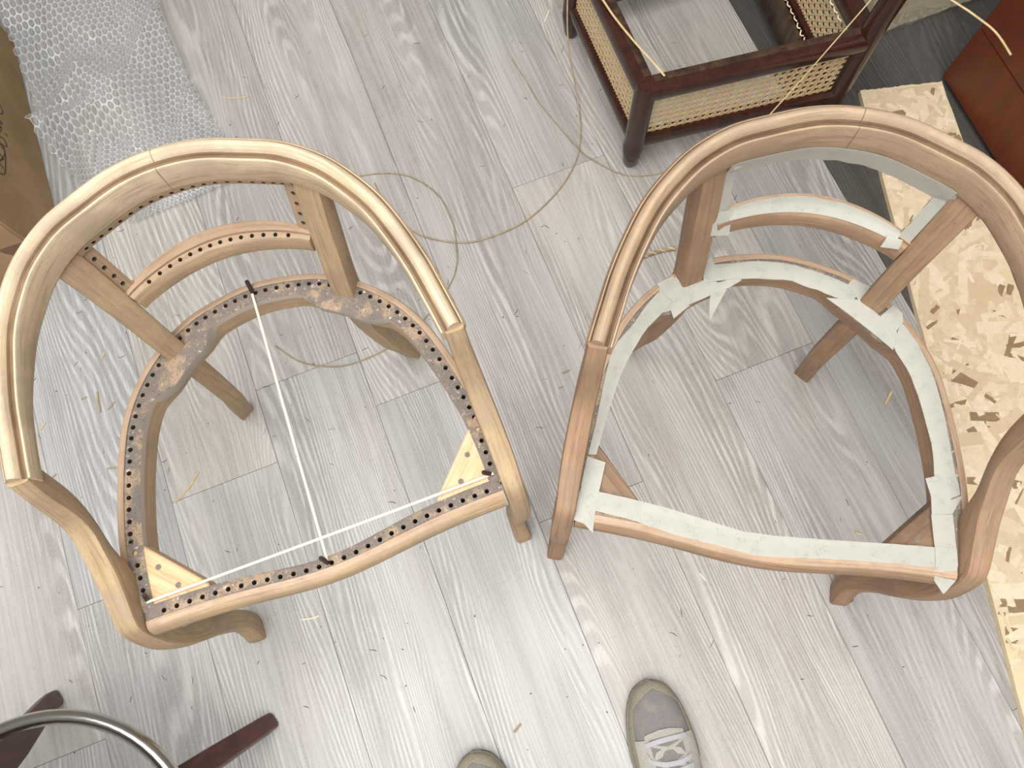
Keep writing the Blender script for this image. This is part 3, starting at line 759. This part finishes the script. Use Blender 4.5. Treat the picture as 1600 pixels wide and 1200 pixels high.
# masking tape on the right-hand frame: every strip its own piece
TAPES = {
    'front': ([(-0.2342, 0.0356), (-0.2063, 0.0395), (-0.1637, 0.0363), (-0.1232, 0.0325), (-0.0749, 0.0251), (-0.0271, 0.0177), (0.0021, 0.0183), (0.0041, 0.0177), (0.0813, 0.0239), (0.1579, 0.031), (0.2074, 0.0349)],
        [(-0.2311, 0.0128), (-0.2072, 0.0145), (-0.1688, 0.0114), (-0.1102, 0.0008), (-0.0548, -0.0043), (-0.0116, -0.0091), (0.0058, -0.0083), (0.0632, -0.0012), (0.1128, 0.0037), (0.1583, 0.0076), (0.2075, 0.01)]),
    'fl_side': ([(-0.2277, 0.082), (-0.2311, 0.0432)],
        [(-0.2039, 0.0773), (-0.2074, 0.0397)]),
    'fl_wrap': ([(-0.2302, 0.0439), (-0.233, 0.0195), (-0.2343, -0.0008), (-0.2244, -0.0002), (-0.2089, -0.0117)],
        [(-0.2075, 0.0407), (-0.2084, 0.0274), (-0.2087, 0.0132), (-0.2087, 0.0022), (-0.2083, -0.0114)]),
    'left': ([(-0.2273, 0.0838), (-0.2228, 0.1245), (-0.2185, 0.1868), (-0.2157, 0.2177), (-0.2075, 0.2427), (-0.1911, 0.2663), (-0.1775, 0.2956), (-0.1619, 0.3201)],
        [(-0.2167, 0.0855), (-0.2087, 0.1424), (-0.1997, 0.192), (-0.1921, 0.2165), (-0.1826, 0.2404), (-0.1738, 0.2621), (-0.1542, 0.2893), (-0.1426, 0.3086)]),
    'lu0': ([(-0.1616, 0.3256), (-0.1261, 0.3344), (-0.105, 0.3453), (-0.0914, 0.353)],
        [(-0.1541, 0.2901), (-0.1197, 0.3077), (-0.0929, 0.3244), (-0.0772, 0.338)]),
    'lu1': ([(-0.1655, 0.3314), (-0.1473, 0.3121)],
        [(-0.1448, 0.3466), (-0.1329, 0.3241)]),
    'lu2': ([(-0.1488, 0.3147), (-0.1415, 0.3457)],
        [(-0.141, 0.3081), (-0.1264, 0.3308)]),
    'lu3': ([(-0.1447, 0.2999), (-0.138, 0.2841)],
        [(-0.1284, 0.3177), (-0.1189, 0.3058)]),
    'lu4': ([(-0.1272, 0.3321), (-0.1149, 0.3396), (-0.105, 0.3446), (-0.0905, 0.3417), (-0.0731, 0.3514), (-0.0527, 0.3551)],
        [(-0.1198, 0.3084), (-0.1089, 0.3164), (-0.093, 0.3258), (-0.0843, 0.3299), (-0.0696, 0.3391), (-0.0532, 0.3529)]),
    'lu5': ([(-0.0925, 0.3272), (-0.0908, 0.3148), (-0.0862, 0.2987)],
        [(-0.0714, 0.3374), (-0.0778, 0.3209), (-0.0856, 0.2986)]),
    'lu6': ([(-0.1039, 0.3771), (-0.1044, 0.3525)],
        [(-0.095, 0.3806), (-0.0871, 0.3637)]),
    'lu7': ([(-0.1044, 0.3525), (-0.0872, 0.3651), (-0.0569, 0.3767)],
        [(-0.1034, 0.3413), (-0.0795, 0.3497), (-0.0541, 0.3556)]),
    'back': ([(-0.0955, 0.3708), (-0.075, 0.3748), (-0.0584, 0.3791), (-0.0393, 0.3844), (-0.0109, 0.387), (0.0149, 0.3872), (0.0324, 0.383), (0.0479, 0.381), (0.0712, 0.3744), (0.0906, 0.3673), (0.1041, 0.3622)],
        [(-0.0908, 0.3459), (-0.0731, 0.3507), (-0.0559, 0.3546), (-0.0349, 0.3591), (-0.0093, 0.3607), (0.0111, 0.3637), (0.0337, 0.3561), (0.0478, 0.3547), (0.0659, 0.3482), (0.0825, 0.345), (0.0953, 0.3406)]),
    'ru1': ([(0.0953, 0.3772), (0.088, 0.3669)],
        [(0.1184, 0.3686), (0.104, 0.3454)]),
    'ru2': ([(0.1045, 0.3475), (0.1295, 0.3297), (0.1359, 0.3237), (0.1537, 0.3045)],
        [(0.0604, 0.3438), (0.0921, 0.3242), (0.124, 0.3015), (0.1498, 0.2823)]),
    'ru3': ([(0.1486, 0.3464), (0.1663, 0.331), (0.1609, 0.322), (0.1536, 0.3099)],
        [(0.1302, 0.3257), (0.1424, 0.311), (0.1513, 0.3001), (0.1532, 0.2963)]),
    'right': ([(0.1444, 0.3333), (0.1608, 0.3233), (0.1793, 0.3003), (0.1989, 0.2635), (0.2097, 0.2285), (0.216, 0.2024), (0.2243, 0.1596), (0.2304, 0.1218), (0.2323, 0.1219), (0.2352, 0.1042)],
        [(0.1309, 0.3258), (0.1516, 0.2866), (0.1515, 0.2844), (0.1713, 0.2547), (0.1844, 0.2201), (0.1952, 0.1815), (0.2016, 0.1561), (0.2038, 0.1177), (0.2071, 0.1079), (0.2101, 0.0883)]),
    'right2': ([(0.1925, 0.1178), (0.1994, 0.0966), (0.2005, 0.0739)],
        [(0.2168, 0.1276), (0.2226, 0.1022), (0.2245, 0.0915)]),
    'right3': ([(0.1996, 0.0732), (0.2026, 0.0458), (0.2046, 0.0306)],
        [(0.2255, 0.0778), (0.2283, 0.0537), (0.2298, 0.0345)]),
    'fr_wrap': ([(0.204, 0.0348), (0.2056, 0.004), (0.2057, -0.0055), (0.2197, -0.0183)],
        [(0.2298, 0.0369), (0.232, 0.0119), (0.2315, -0.0018), (0.2216, -0.0176)]),
    'right4': ([(0.213, 0.0897), (0.1996, 0.0732)],
        [(0.2385, 0.1037), (0.2255, 0.0784)]),
}
CORNER_TAPES = [[(-0.1231, 0.3918, 0.614), (-0.1041, 0.4032, 0.617), (-0.1033, 0.3993, 0.6), (-0.1161, 0.3905, 0.6)], [(0.0997, 0.4039, 0.618), (0.1223, 0.3907, 0.616), (0.1274, 0.3884, 0.592), (0.1008, 0.4049, 0.596)], [(0.088, 0.3796, 0.521), (0.1049, 0.3743, 0.523), (0.1056, 0.3681, 0.511), (0.0846, 0.3695, 0.509)], [(-0.1198, 0.3754, 0.53), (-0.0982, 0.3848, 0.525), (-0.0944, 0.3668, 0.495), (-0.1173, 0.3613, 0.497)]]
rt = random.Random(12)
def resample(pl, n):
    d = [0]
    for a, b in zip(pl, pl[1:]): d.append(d[-1] + math.hypot(b[0] - a[0], b[1] - a[1]))
    out = []
    for i in range(n):
        t = d[-1] * i / (n - 1); k = 0
        while k < len(d) - 2 and d[k + 1] < t: k += 1
        f = (t - d[k]) / max(1e-9, d[k + 1] - d[k]); out.append((pl[k][0] + (pl[k + 1][0] - pl[k][0]) * f, pl[k][1] + (pl[k + 1][1] - pl[k][1]) * f))
    return out
def sheet(name, rows, parent, mat, th=.00035):
    bm = bmesh.new()
    V = [[bm.verts.new(p) for p in r] for r in rows]
    for i in range(len(V) - 1):
        for j in range(len(V[0]) - 1): bm.faces.new((V[i][j], V[i][j + 1], V[i + 1][j + 1], V[i + 1][j]))
    bmesh.ops.recalc_face_normals(bm, faces=bm.faces[:])
    bmesh.ops.solidify(bm, geom=bm.faces[:], thickness=th)
    return new_obj(name, finish(bm, name, mat, 50), parent)
zt = .4009
for i, (k, (e1, e2)) in enumerate(TAPES.items()):
    Ln = max(sum(math.hypot(b[0] - a[0], b[1] - a[1]) for a, b in zip(e, e[1:])) for e in (e1, e2))
    n = max(3, int(Ln / .012)); a = resample(e1, n); b = resample(e2, n)
    zi = zt + .0005 * (i % 4); rows = []
    for j in range(n):
        row = []
        for c in range(5):
            f = c / 4; x = a[j][0] + (b[j][0] - a[j][0]) * f; y = a[j][1] + (b[j][1] - a[j][1]) * f
            z = zi + .0007 * (mnoise.noise(Vector((x * 70, y * 70, i))) + .3)
            if k == 'front' and c in (0, 4) and 0 < j < n - 1: y += .0006 * mnoise.noise(Vector((x * 90, i, c)))
            if k in ('lu5',): z -= .022 * j / (n - 1)
            if k == 'fr_wrap' and j >= n - 2: z -= .012 * (j - n + 3) / 2
            if k == 'fl_wrap' and y < .006: z -= .010 * min(1, (.006 - y) / .02)
            row.append((x, y, max(z, .3985 if z < .4 else z)) if k not in ('lu5', 'fr_wrap', 'fl_wrap') else (x, y, z))
        rows.append(row)
    sheet('masking_tape', rows, right, M['tape'])
# tape on the back opening: under the crest, down both uprights and along the lower rail
fr = [(p, n) for p, n, s in plan_frames(cr(with_mirror(CREST), 7)) if abs(p[0]) < .127]
rows = []
for i, (p, n) in enumerate(fr):
    wv = .0016 * mnoise.noise(Vector((i * .45, 2, 5)))
    rows.append([(p[0] - n.x * .0076, p[1] - n.y * .0076, p[2] - .041), (p[0] - n.x * .0066, p[1] - n.y * .0066, p[2] - .049), (p[0] - n.x * .0045, p[1] - n.y * .0045, p[2] - .0600), (p[0] - n.x * .0010 , p[1] - n.y * .0010, p[2] - .074 + wv * 1.6)])
sheet('masking_tape', rows, right, M['tape'])
for sx in (-1, 1):
    rows = []
    for i in range(13):
        f = i / 12; z = .612 - .098 * f
        x = .137 + (.126 - .137) * f; y = .384 + (.360 - .384) * f; t = Vector((.78 + .06 * f, -.63 + .09 * f)).normalized(); n = Vector((-t.y, t.x))
        w = .0165; c = Vector((x, y))
        e = .001 * mnoise.noise(Vector((i * .5, sx, 9)))
        pts = [c - t * (w + .0005) + n * .0045, c - t * (w + .008) + n * .0052, c - t * (w + .0155 + e) + n * .0058]
        rows.append([(sx * q_.x, q_.y, z) for q_ in pts])
    sheet('masking_tape', rows, right, M['tape'])
rows = []
for p, n, s in plan_frames([(x, .4255 - 3.05 * x * x) for x in [-.108 + .216 * i / 26 for i in range(27)]]):
    e = .0015 * mnoise.noise(Vector((p[0] * 40, 1, 4)))
    rows.append([(p[0] - n.x * w, p[1] - n.y * w, z) for w, z in [(w_ * (1 - .36 * (p[0] / .115) ** 2), z_) for w_, z_ in ((.0065 + e, .5200), (.0150, .5204), (.0178, .5200), (.0262, .5152))]])
sheet('masking_tape', rows, right, M['tape'])
for pts in CORNER_TAPES:
    P = [Vector(p) for p in pts]
    sheet('masking_tape', [[P[0].lerp(P[1], f) for f in (0, .5, 1)], [P[0].lerp(P[3], .5).lerp(P[1].lerp(P[2], .5), f) + Vector((0, 0, .0015)) for f in (0, .5, 1)], [P[3].lerp(P[2], f) for f in (0, .5, 1)]], right, M['tape'])

# ------------------------------------------------------------------ pegs and taut cane strands on the left-hand frame
def to_world(p, loc=CH0, rz=R0_):
    return Vector((loc[0] + p[0] * math.cos(rz) - p[1] * math.sin(rz), loc[1] + p[0] * math.sin(rz) + p[1] * math.cos(rz), p[2]))
PEGS = [((-.0002, .3862, .390), (.0016, .3965, .4165), 'dark wooden peg in the back of the drilled seat rim'),
        ((-.0016, -.0010, .390), (-.0050, .0075, .4165), 'dark wooden peg in the middle of the drilled front rail'),
        ((.2300, .0330, .390), (.2165, .0385, .4120), 'dark wooden peg beside the right arm post of the drilled seat'),
        ((-.2275, .0325, .390), (-.2200, .0400, .4150), 'dark wooden peg in the left front corner of the drilled seat')]
for a, b, lab in PEGS:
    A = to_world(a); B = to_world(b); d = (B - A)
    bm = tube([-d * .0, d * .35, d * .94, d], [.0024, .0029, .0031, .0026], 12)
    o = new_obj('caning_peg', finish(bm, 'caning_peg', M['peg'], 50), None, lab, 'peg', 'pegs holding the first cane strands'); o.location = A
def strand(name, pts, r, mat, label, group, flat=.6, n=6, cat='cane strand'):
    P = [Vector(p) for p in cr(pts, n)]; c = P[0].copy()
    o = new_obj(name, finish(tube([p - c for p in P], r, 8, flat=flat), name, mat, 60), None, label, cat, group); o.location = c
    return o
strand('cane_strand', [to_world((.0002, .384, .4006)), to_world((-.001, .19, .4012)), to_world((-.0014, .003, .4024))], .0017, M['cane_pale'], 'taut pale cane strand running from the back rail to the front rail of the seat', 'taut seat cane strands')
strand('cane_strand', [to_world((-.2255, .0325, .4006)), to_world((0, .032, .4058)), to_world((.2285, .0345, .4006))], .0017, M['cane_pale'], 'taut pale cane strand running between the two front corners of the seat', 'taut seat cane strands')

# ------------------------------------------------------------------ loose cane
def on_floor(pl, z=.0022): return [(x, y, z) for x, y in pl]
SA = [(.553, 1.125), (.513, 1.044), (.482, .934), (.443, .833), (.404, .767), (.340, .715), (.256, .679), (.172, .673), (.115, .687), (.056, .727), (.026, .774), (.010, .827), (.006, .876)]
pa = [(x, y, .0022 + (.028 if i < 2 else .012 if i == 2 else 0)) for i, (x, y) in enumerate(SA)]
pa = [(.548, 1.16, .245)] + [(.470, .985, .12)] + [(.482 - .02, .905, .02)] + pa[3:]
strand('loose_cane', pa, .0016, M['cane_dry'], 'long loose cane hanging from the caned chair and sweeping across the floor', 'loose canes on the floor', 1.0)
SB = [(-.019, .904), (.031, .890), (.077, .863), (.113, .808), (.123, .742), (.109, .672), (.093, .634), (.066, .604), (.012, .566), (-.035, .543), (-.088, .529), (-.145, .525), (-.193, .534), (-.247, .566), (-.283, .615)]
strand('loose_cane', [(x, y, .0052 if 2 < i < 6 else .0022) for i, (x, y) in enumerate(SB)], .0013, M['cane_dry'], 'curled loose cane lying on the floor under the drilled armchair', 'loose canes on the floor', 1.0)
SC = [(.375, 1.049), (.386, .932), (.398, .873), (.418, .794), (.436, .754), (.488, .695), (.570, .673), (.637, .687)]
strand('loose_cane', [(x, y, .0052 if 2 < i < 5 else .002) for i, (x, y) in enumerate(SC)], .0011, M['cane_dry'], 'thin loose cane curving round the foot of the caned chair', 'loose canes on the floor', 1.0)
strand('loose_cane', [(.489, .960, .262), (.499, .912, .252), (.505, .863, .2500), (.515, .802, .2520), (.528, .753, .2500), (.536, .722, .2470)], .0021, M['cane_gold'], 'golden cane slanting down inside the caned chair', 'canes on the caned chair', .7)
strand('loose_cane', [(.905, .690, .345), (.789, .637, .300), (.708, .594, .30), (.630, .554, .30), (.590, .534, .29)], .0011, M['cane_gold'], 'thin cane stretched across the caned chair towards the taped armchair', 'canes on the caned chair', .8)
strand('loose_cane', [(.915, .672, .42), (.945, .640, .36), (.982, .572, .35), (.996, .529, .35), (.995, .483, .35)], .0019, M['cane_gold'], 'golden cane arching in front of the brown cabinet', 'canes on the caned chair', .8)
# twisted cord
cord = empty('twisted_cord', (.470, .517, .005), 0, label='short twisted straw cord on the floor behind the taped armchair', cat='cord')
cp = cr([(.432, .519), (.455, .519), (.481, .517), (.508, .511)], 12)
for ph in (0, math.pi):
    pts = []
    for i, (x, y) in enumerate(cp):
        a = i * .75 + ph; pts.append((x - .470, y - .517 + .0022 * math.cos(a), .0006 + .0022 * math.sin(a)))
    new_obj('strand', finish(tube(pts, .0022, 8), 'strand', M['cane_gold'] if ph else M['cane_dry'], 60), cord)

# ------------------------------------------------------------------ cane offcuts on the floor
OFF = [([(-.232, 1.197), (-.206, 1.184), (-.177, 1.176)], .0012, 'golden cane offcut on the floor near the bubble wrap'),
       ([(.495, 1.133), (.474, 1.109)], .0016, 'pale cane offcut on the floor left of the caned chair'),
       ([(-.625, .655), (-.627, .635), (-.628, .613)], .0017, 'cane offcut seen through the left arm of the drilled armchair, longest there'),
       ([(-.614, .613), (-.599, .623)], .0014, 'tiny cane offcut beside the longest one under the left arm of the drilled armchair'),
       ([(-.657, .652), (-.646, .652)], .0014, 'dark cane offcut left of the longest one under the left arm'),
       ([(-.742, .622), (-.730, .633)], .0014, 'short tan offcut on the floor near the left edge'),
       ([(-.640, .503), (-.620, .498)], .0015, 'straw offcut lying against the left side of the drilled seat'),
       ([(-.540, .395), (-.508, .413), (-.485, .434)], .0015, 'long tan offcut on the floor inside the drilled seat frame'),
       ([(.728, .084), (.751, .101)], .0022, 'tan offcut on the floor inside the taped seat frame'),
       ([(-.384, .118), (-.365, .113), (-.353, .113)], .0014, 'pale cane offcut on the floor below the drilled front rail'),
       ([(-.743, .523), (-.731, .529)], .0013, 'straw offcut behind the left arm post of the drilled armchair'),
       ([(.286, -.063), (.289, -.078)], .0013, 'white offcut on the floor below the taped front rail'),
       ([(-.604, .715), (-.594, .727)], .0013, 'small tan offcut near the left upright of the drilled armchair'),
       ([(.204, .359), (.220, .360)], .0016, 'brown offcut on the floor left of the taped armchair, larger of two'),
       ([(.187, .335), (.196, .335)], .0014, 'brown offcut on the floor left of the taped armchair, smaller of two'),
       ([(.566, -.100), (.575, -.107)], .0022, 'golden offcut on the floor behind the taped front rail'),
       ([(-.107, -.182), (-.092, -.174)], .0020, 'brown offcut on the floor between the two sneakers')]
ro = random.Random(8)
for pl, r, lab in OFF:
    mt = M['cane_pale'] if ('white' in lab or 'pale' in lab) else M['cane_gold'] if ('golden' in lab or 'tan' in lab) else M['cane_dry']
    strand('cane_offcut', [(x, y, r * .62 + .0006) for x, y in pl], r, mt, lab, 'cane offcuts scattered on the floor', .6, 4, 'offcut')
# fine sawdust and fibres nobody could count
bm = bmesh.new(); rd = random.Random(21)
for i in range(340):
    x = rd.uniform(-.95, 1.0); y = rd.uniform(-.5, 1.3); a = rd.uniform(0, math.pi); L = rd.choice([.001, .0015, .002, .003, .005, .007]); w = rd.uniform(.0003, .0008) if L > .0025 else rd.uniform(.0006, .0012)
    c = Vector((x, y, .0004)); dd = Vector((math.cos(a), math.sin(a), 0)); bend = Vector((-dd.y, dd.x, 0)) * rd.uniform(-.3, .3) * L
    tube([c - dd * L, c + bend, c + dd * L], [w * .6, w, w * .6], 4, bm)
new_obj('sawdust_bits', finish(bm, 'sawdust_bits', plain('sawdust', (.13, .10, .075), .9), None), None, 'scattered dark sawdust and fibre bits on the floor', 'debris', None, 'stuff')

# ------------------------------------------------------------------ stool with chrome foot ring (bottom left corner)
SCX, SCY = -.732, -.1025
st = empty('ring_stool', (SCX, SCY, 0), label='dark red wooden stool base with a chrome foot ring at the lower left corner', cat='stool')
a0 = math.atan2(.142 - SCY, -.812 - SCX)
for k in range(4):
    a = a0 - k * math.pi / 2; rd_ = Vector((math.cos(a), math.sin(a), 0)); tg = Vector((-rd_.y, rd_.x, 0)); up = Vector((0, 0, 1))
    rings = []
    for r, z, w, h in ((.258, .0, .022, .018), (.262, .006, .028, .028), (.256, .03, .029, .032), (.203, .15, .034, .048), (.142, .30, .036, .058), (.088, .42, .036, .060)):
        c = rd_ * r + up * z
        rings.append(chamfer4([c - tg * w / 2 - rd_ * h / 2, c + tg * w / 2 - rd_ * h / 2, c + tg * w / 2 + rd_ * h / 2, c - tg * w / 2 + rd_ * h / 2], .006))
    new_obj('leg', finish(loft(rings), 'leg', M['stool_wood'], 38), st)
bm = bmesh.new(); NR_ = 72
R_ = .211; rt_ = .0105
V = [[bm.verts.new(((R_ + rt_ * math.cos(b)) * math.cos(a), (R_ + rt_ * math.cos(b)) * math.sin(a), .25 + rt_ * math.sin(b))) for b in [2 * math.pi * j / 14 for j in range(14)]] for a in [2 * math.pi * i / NR_ for i in range(NR_)]]
for i in range(NR_):
    for j in range(14): bm.faces.new((V[i][j], V[(i + 1) % NR_][j], V[(i + 1) % NR_][(j + 1) % 14], V[i][(j + 1) % 14]))
new_obj('foot_ring', finish(bm, 'foot_ring', M['chrome'], 80), st, label='chrome foot ring')
for k in range(4):
    a = a0 - k * math.pi / 2
    new_obj('bracket', finish(tube([(.203 * math.cos(a), .203 * math.sin(a), .246), (.190 * math.cos(a), .190 * math.sin(a), .244), (.165 * math.cos(a), .165 * math.sin(a), .240)], .006, 10), 'bracket', M['stool_wood'], 60), st)
post('column', 0, 0, [(.085, .395, 0, 0), (.092, .40, 0, 0), (.092, .428, 0, 0), (.040, .436, 0, 0), (.030, .575, 0, 0)], M['stool_wood'], st, 24)
post('seat', 0, 0, [(.10, .575, 0, 0), (.160, .58, 0, 0), (.168, .59, 0, 0), (.168, .603, 0, 0), (.160, .612, 0, 0)], M['stool_wood'], st, 40)

# ------------------------------------------------------------------ the photographer's sneakers
OUTL = [(0.0, .0, .0), (.006, .020, .018), (.018, .033, .030), (.040, .044, .041), (.070, .051, .048), (.100, .054, .052), (.130, .052, .050), (.165, .046, .042), (.200, .040, .036), (.235, .037, .034), (.262, .034, .032), (.280, .026, .025), (.288, .012, .012), (.2905, .0, .0)]
def sneaker(toe, heading, mirror, label):
    hd = Vector(heading).normalized(); rz = math.atan2(hd.y, hd.x) - math.pi / 2
    s = empty('sneaker', (toe[0], toe[1], 0), rz, label=label, cat='shoe', group='sneakers of the photographer')
    o = cr(OUTL, 5); m_ = -1 if mirror else 1
    def half(d):
        for a, b in zip(o, o[1:]):
            if a[0] <= d <= b[0] and b[0] > a[0]:
                f = (d - a[0]) / (b[0] - a[0]); return max(0, a[1] + (b[1] - a[1]) * f), max(0, a[2] + (b[2] - a[2]) * f)
        return 0.0, 0.0
    def outline(grow, z):
        pts = []
        for a in o: pts.append((m_ * (max(a[1], 0) + grow * (1 if a[1] > 0 else 0)) * -1, -a[0] + (grow if a[0] < .003 else -grow if a[0] > .289 else 0), z))
        for a in o[::-1][1:-1]: pts.append((m_ * (max(a[2], 0) + grow), -a[0], z))
        return pts
    bm = loft([outline(-.002, .0), outline(.001, .003), outline(.0015, .010)])
    new_obj('outsole', finish(bm, 'outsole', M['shoe_sole'], 50), s)
    bm = loft([outline(.001, .0102), outline(.0022, .014), outline(.001, .023), outline(-.003, .025)])
    new_obj('midsole', finish(bm, 'midsole', M['shoe_midsole'], 50), s)
    hts = cr([(0, .030), (.012, .043), (.04, .056), (.08, .066), (.12, .078), (.16, .095), (.20, .105), (.24, .104), (.275, .106), (.2905, .100)], 6)
    def top(d):
        for a, b in zip(hts, hts[1:]):
            if a[0] <= d <= b[0] and b[0] > a[0]: return a[1] + (b[1] - a[1]) * (d - a[0]) / (b[0] - a[0])
        return hts[-1][1]
    def surf(d, ang, off=0.0):
        """ang 0 = left side at the sole, pi = right side"""
        hl, hr = half(d); hw = (hl if math.cos(ang) > 0 else hr) - .0015 + off; h = top(d) - .022 + off
        cx = math.cos(ang); sz = math.sin(ang); e = .72
        x = -math.copysign(abs(cx) ** e, cx) * max(hw, .001) * (1 - .22 * (sz ** 2) * min(1, d / .1)); z = .022 + h * (abs(sz) ** e)
        return (m_ * x, -d - (off if d > .1 else -off * .5), z)
    def patch(name, d0, d1, a0f, a1f, mat, off, nd=26, na=26, th=.0012):
        rows = []
        for i in range(nd + 1):
            d = d0 + (d1 - d0) * i / nd; A, B = a0f(d), a1f(d)
            rows.append([surf(d, A + (B - A) * j / na, off) for j in range(na + 1)])
        return sheet(name, rows, s, mat, th)
    pi = math.pi
    patch('upper', .0008, .152, lambda d: .0, lambda d: pi, M['shoe_mesh'], 0.0, 40, 40)
    patch('heel_counter', .150, .2895, lambda d: .0, lambda d: .62 * pi / 2 + .12, M['shoe_suede'], .0006, 30, 14)
    patch('heel_counter', .150, .2895, lambda d: pi, lambda d: pi - (.62 * pi / 2 + .12), M['shoe_suede'], .0006, 30, 14)
    # suede rand: broad over the toe, narrowing along the sides
    def rw(d): return pi / 2 * (1.0 if d < .012 else .30 + .70 * max(0, 1 - (d - .012) / .028) ** 1.5 if d < .06 else .30 + .10 * smooth((d - .06) / .05))
    patch('toe_rand', .0008, .120, lambda d: .0, rw, M['shoe_suede'], .0016, 46, 16)
    patch('toe_rand', .0008, .120, lambda d: pi, lambda d: pi - rw(d), M['shoe_suede'], .0016, 46, 16)
    # eyestay: a pale U round the lacing
    patch('eyestay', .070, .082, lambda d: pi / 2 - .62 * smooth((d - .068) / .008), lambda d: pi / 2 + .62 * smooth((d - .068) / .008), M['shoe_pale'], .0030, 8, 18)
    patch('eyestay', .0815, .180, lambda d: .50 - .25 * smooth((d - .1) / .06), lambda d: 1.12 - .05 * smooth((d - .09) / .05), M['shoe_pale'], .0026, 20, 10)
    patch('eyestay', .0815, .180, lambda d: pi - .50 + .25 * smooth((d - .1) / .06), lambda d: pi - 1.12 + .05 * smooth((d - .09) / .05), M['shoe_pale'], .0026, 20, 10)
    patch('tongue', .080, .190, lambda d: 1.10, lambda d: pi - 1.10, M['shoe_mesh'], .0030, 20, 12, .003)
    for k in range(6):
        d = .088 + .0165 * k
        rows = []
        for i in range(6):
            dd = d - .0034 + .0068 * i / 5
            rows.append([surf(dd + (.004 * math.sin(j / 16 * pi) if k % 2 else -.002 * math.sin(j / 16 * pi)) + .004 * (j / 16 - .5) * (1 if k % 2 else -1), .93 + (pi - 1.86) * j / 16, .0052 + .0022 * math.sin(j / 16 * pi)) for j in range(17)])
        sheet('lace', rows, s, M['lace'], .0016)
        if k < 5:
            for sg in (1, -1):
                rows = []
                for i in range(4):
                    rows.append([surf(d + .0165 * (j / 12) - .0022 + .0044 * i / 3, (pi / 2 - sg * (.50 - 1.0 * j / 12)), .0036) for j in range(13)])
                sheet('lace', rows, s, M['shoe_pale'], .0008)
    # padded collar and dark lining
    ring = []
    for k in range(28):
        a = 2 * pi * k / 28; ring.append((m_ * .030 * math.sin(a), -.232 + .050 * math.cos(a), .100 - .006 * math.cos(2 * a)))
    bm = bmesh.new(); prev = None; V = []
    for k in range(28):
        c = Vector(ring[k]); t = (Vector(ring[(k + 1) % 28]) - Vector(ring[k - 1])).normalized(); a_ = t.cross(Vector((0, 0, 1))).normalized(); b_ = a_.cross(t)
        V.append([bm.verts.new(c + (a_ * math.cos(q_) + b_ * math.sin(q_)) * .008) for q_ in [2 * pi * j / 8 for j in range(8)]])
    for k in range(28):
        for j in range(8): bm.faces.new((V[k][j], V[(k + 1) % 28][j], V[(k + 1) % 28][(j + 1) % 8], V[k][(j + 1) % 8]))
    new_obj('collar', finish(bm, 'collar', M['shoe_pale'], 60), s)
    bm = loft([[(p[0], p[1], p[2] - .004) for p in ring], [(p[0] * .95, -.232 + (p[1] + .232) * .95, .035) for p in ring]])
    new_obj('lining', finish(bm, 'lining', M['shoe_sole'], 60), s)
    return s
sneaker((.129, -.186), (.17, .985), False, 'dusty grey lace-up sneaker with laces in view at the bottom edge')
sneaker((-.181, -.182), (.06, .998), True, 'dusty sneaker toe just poking in at the bottom edge, left one')
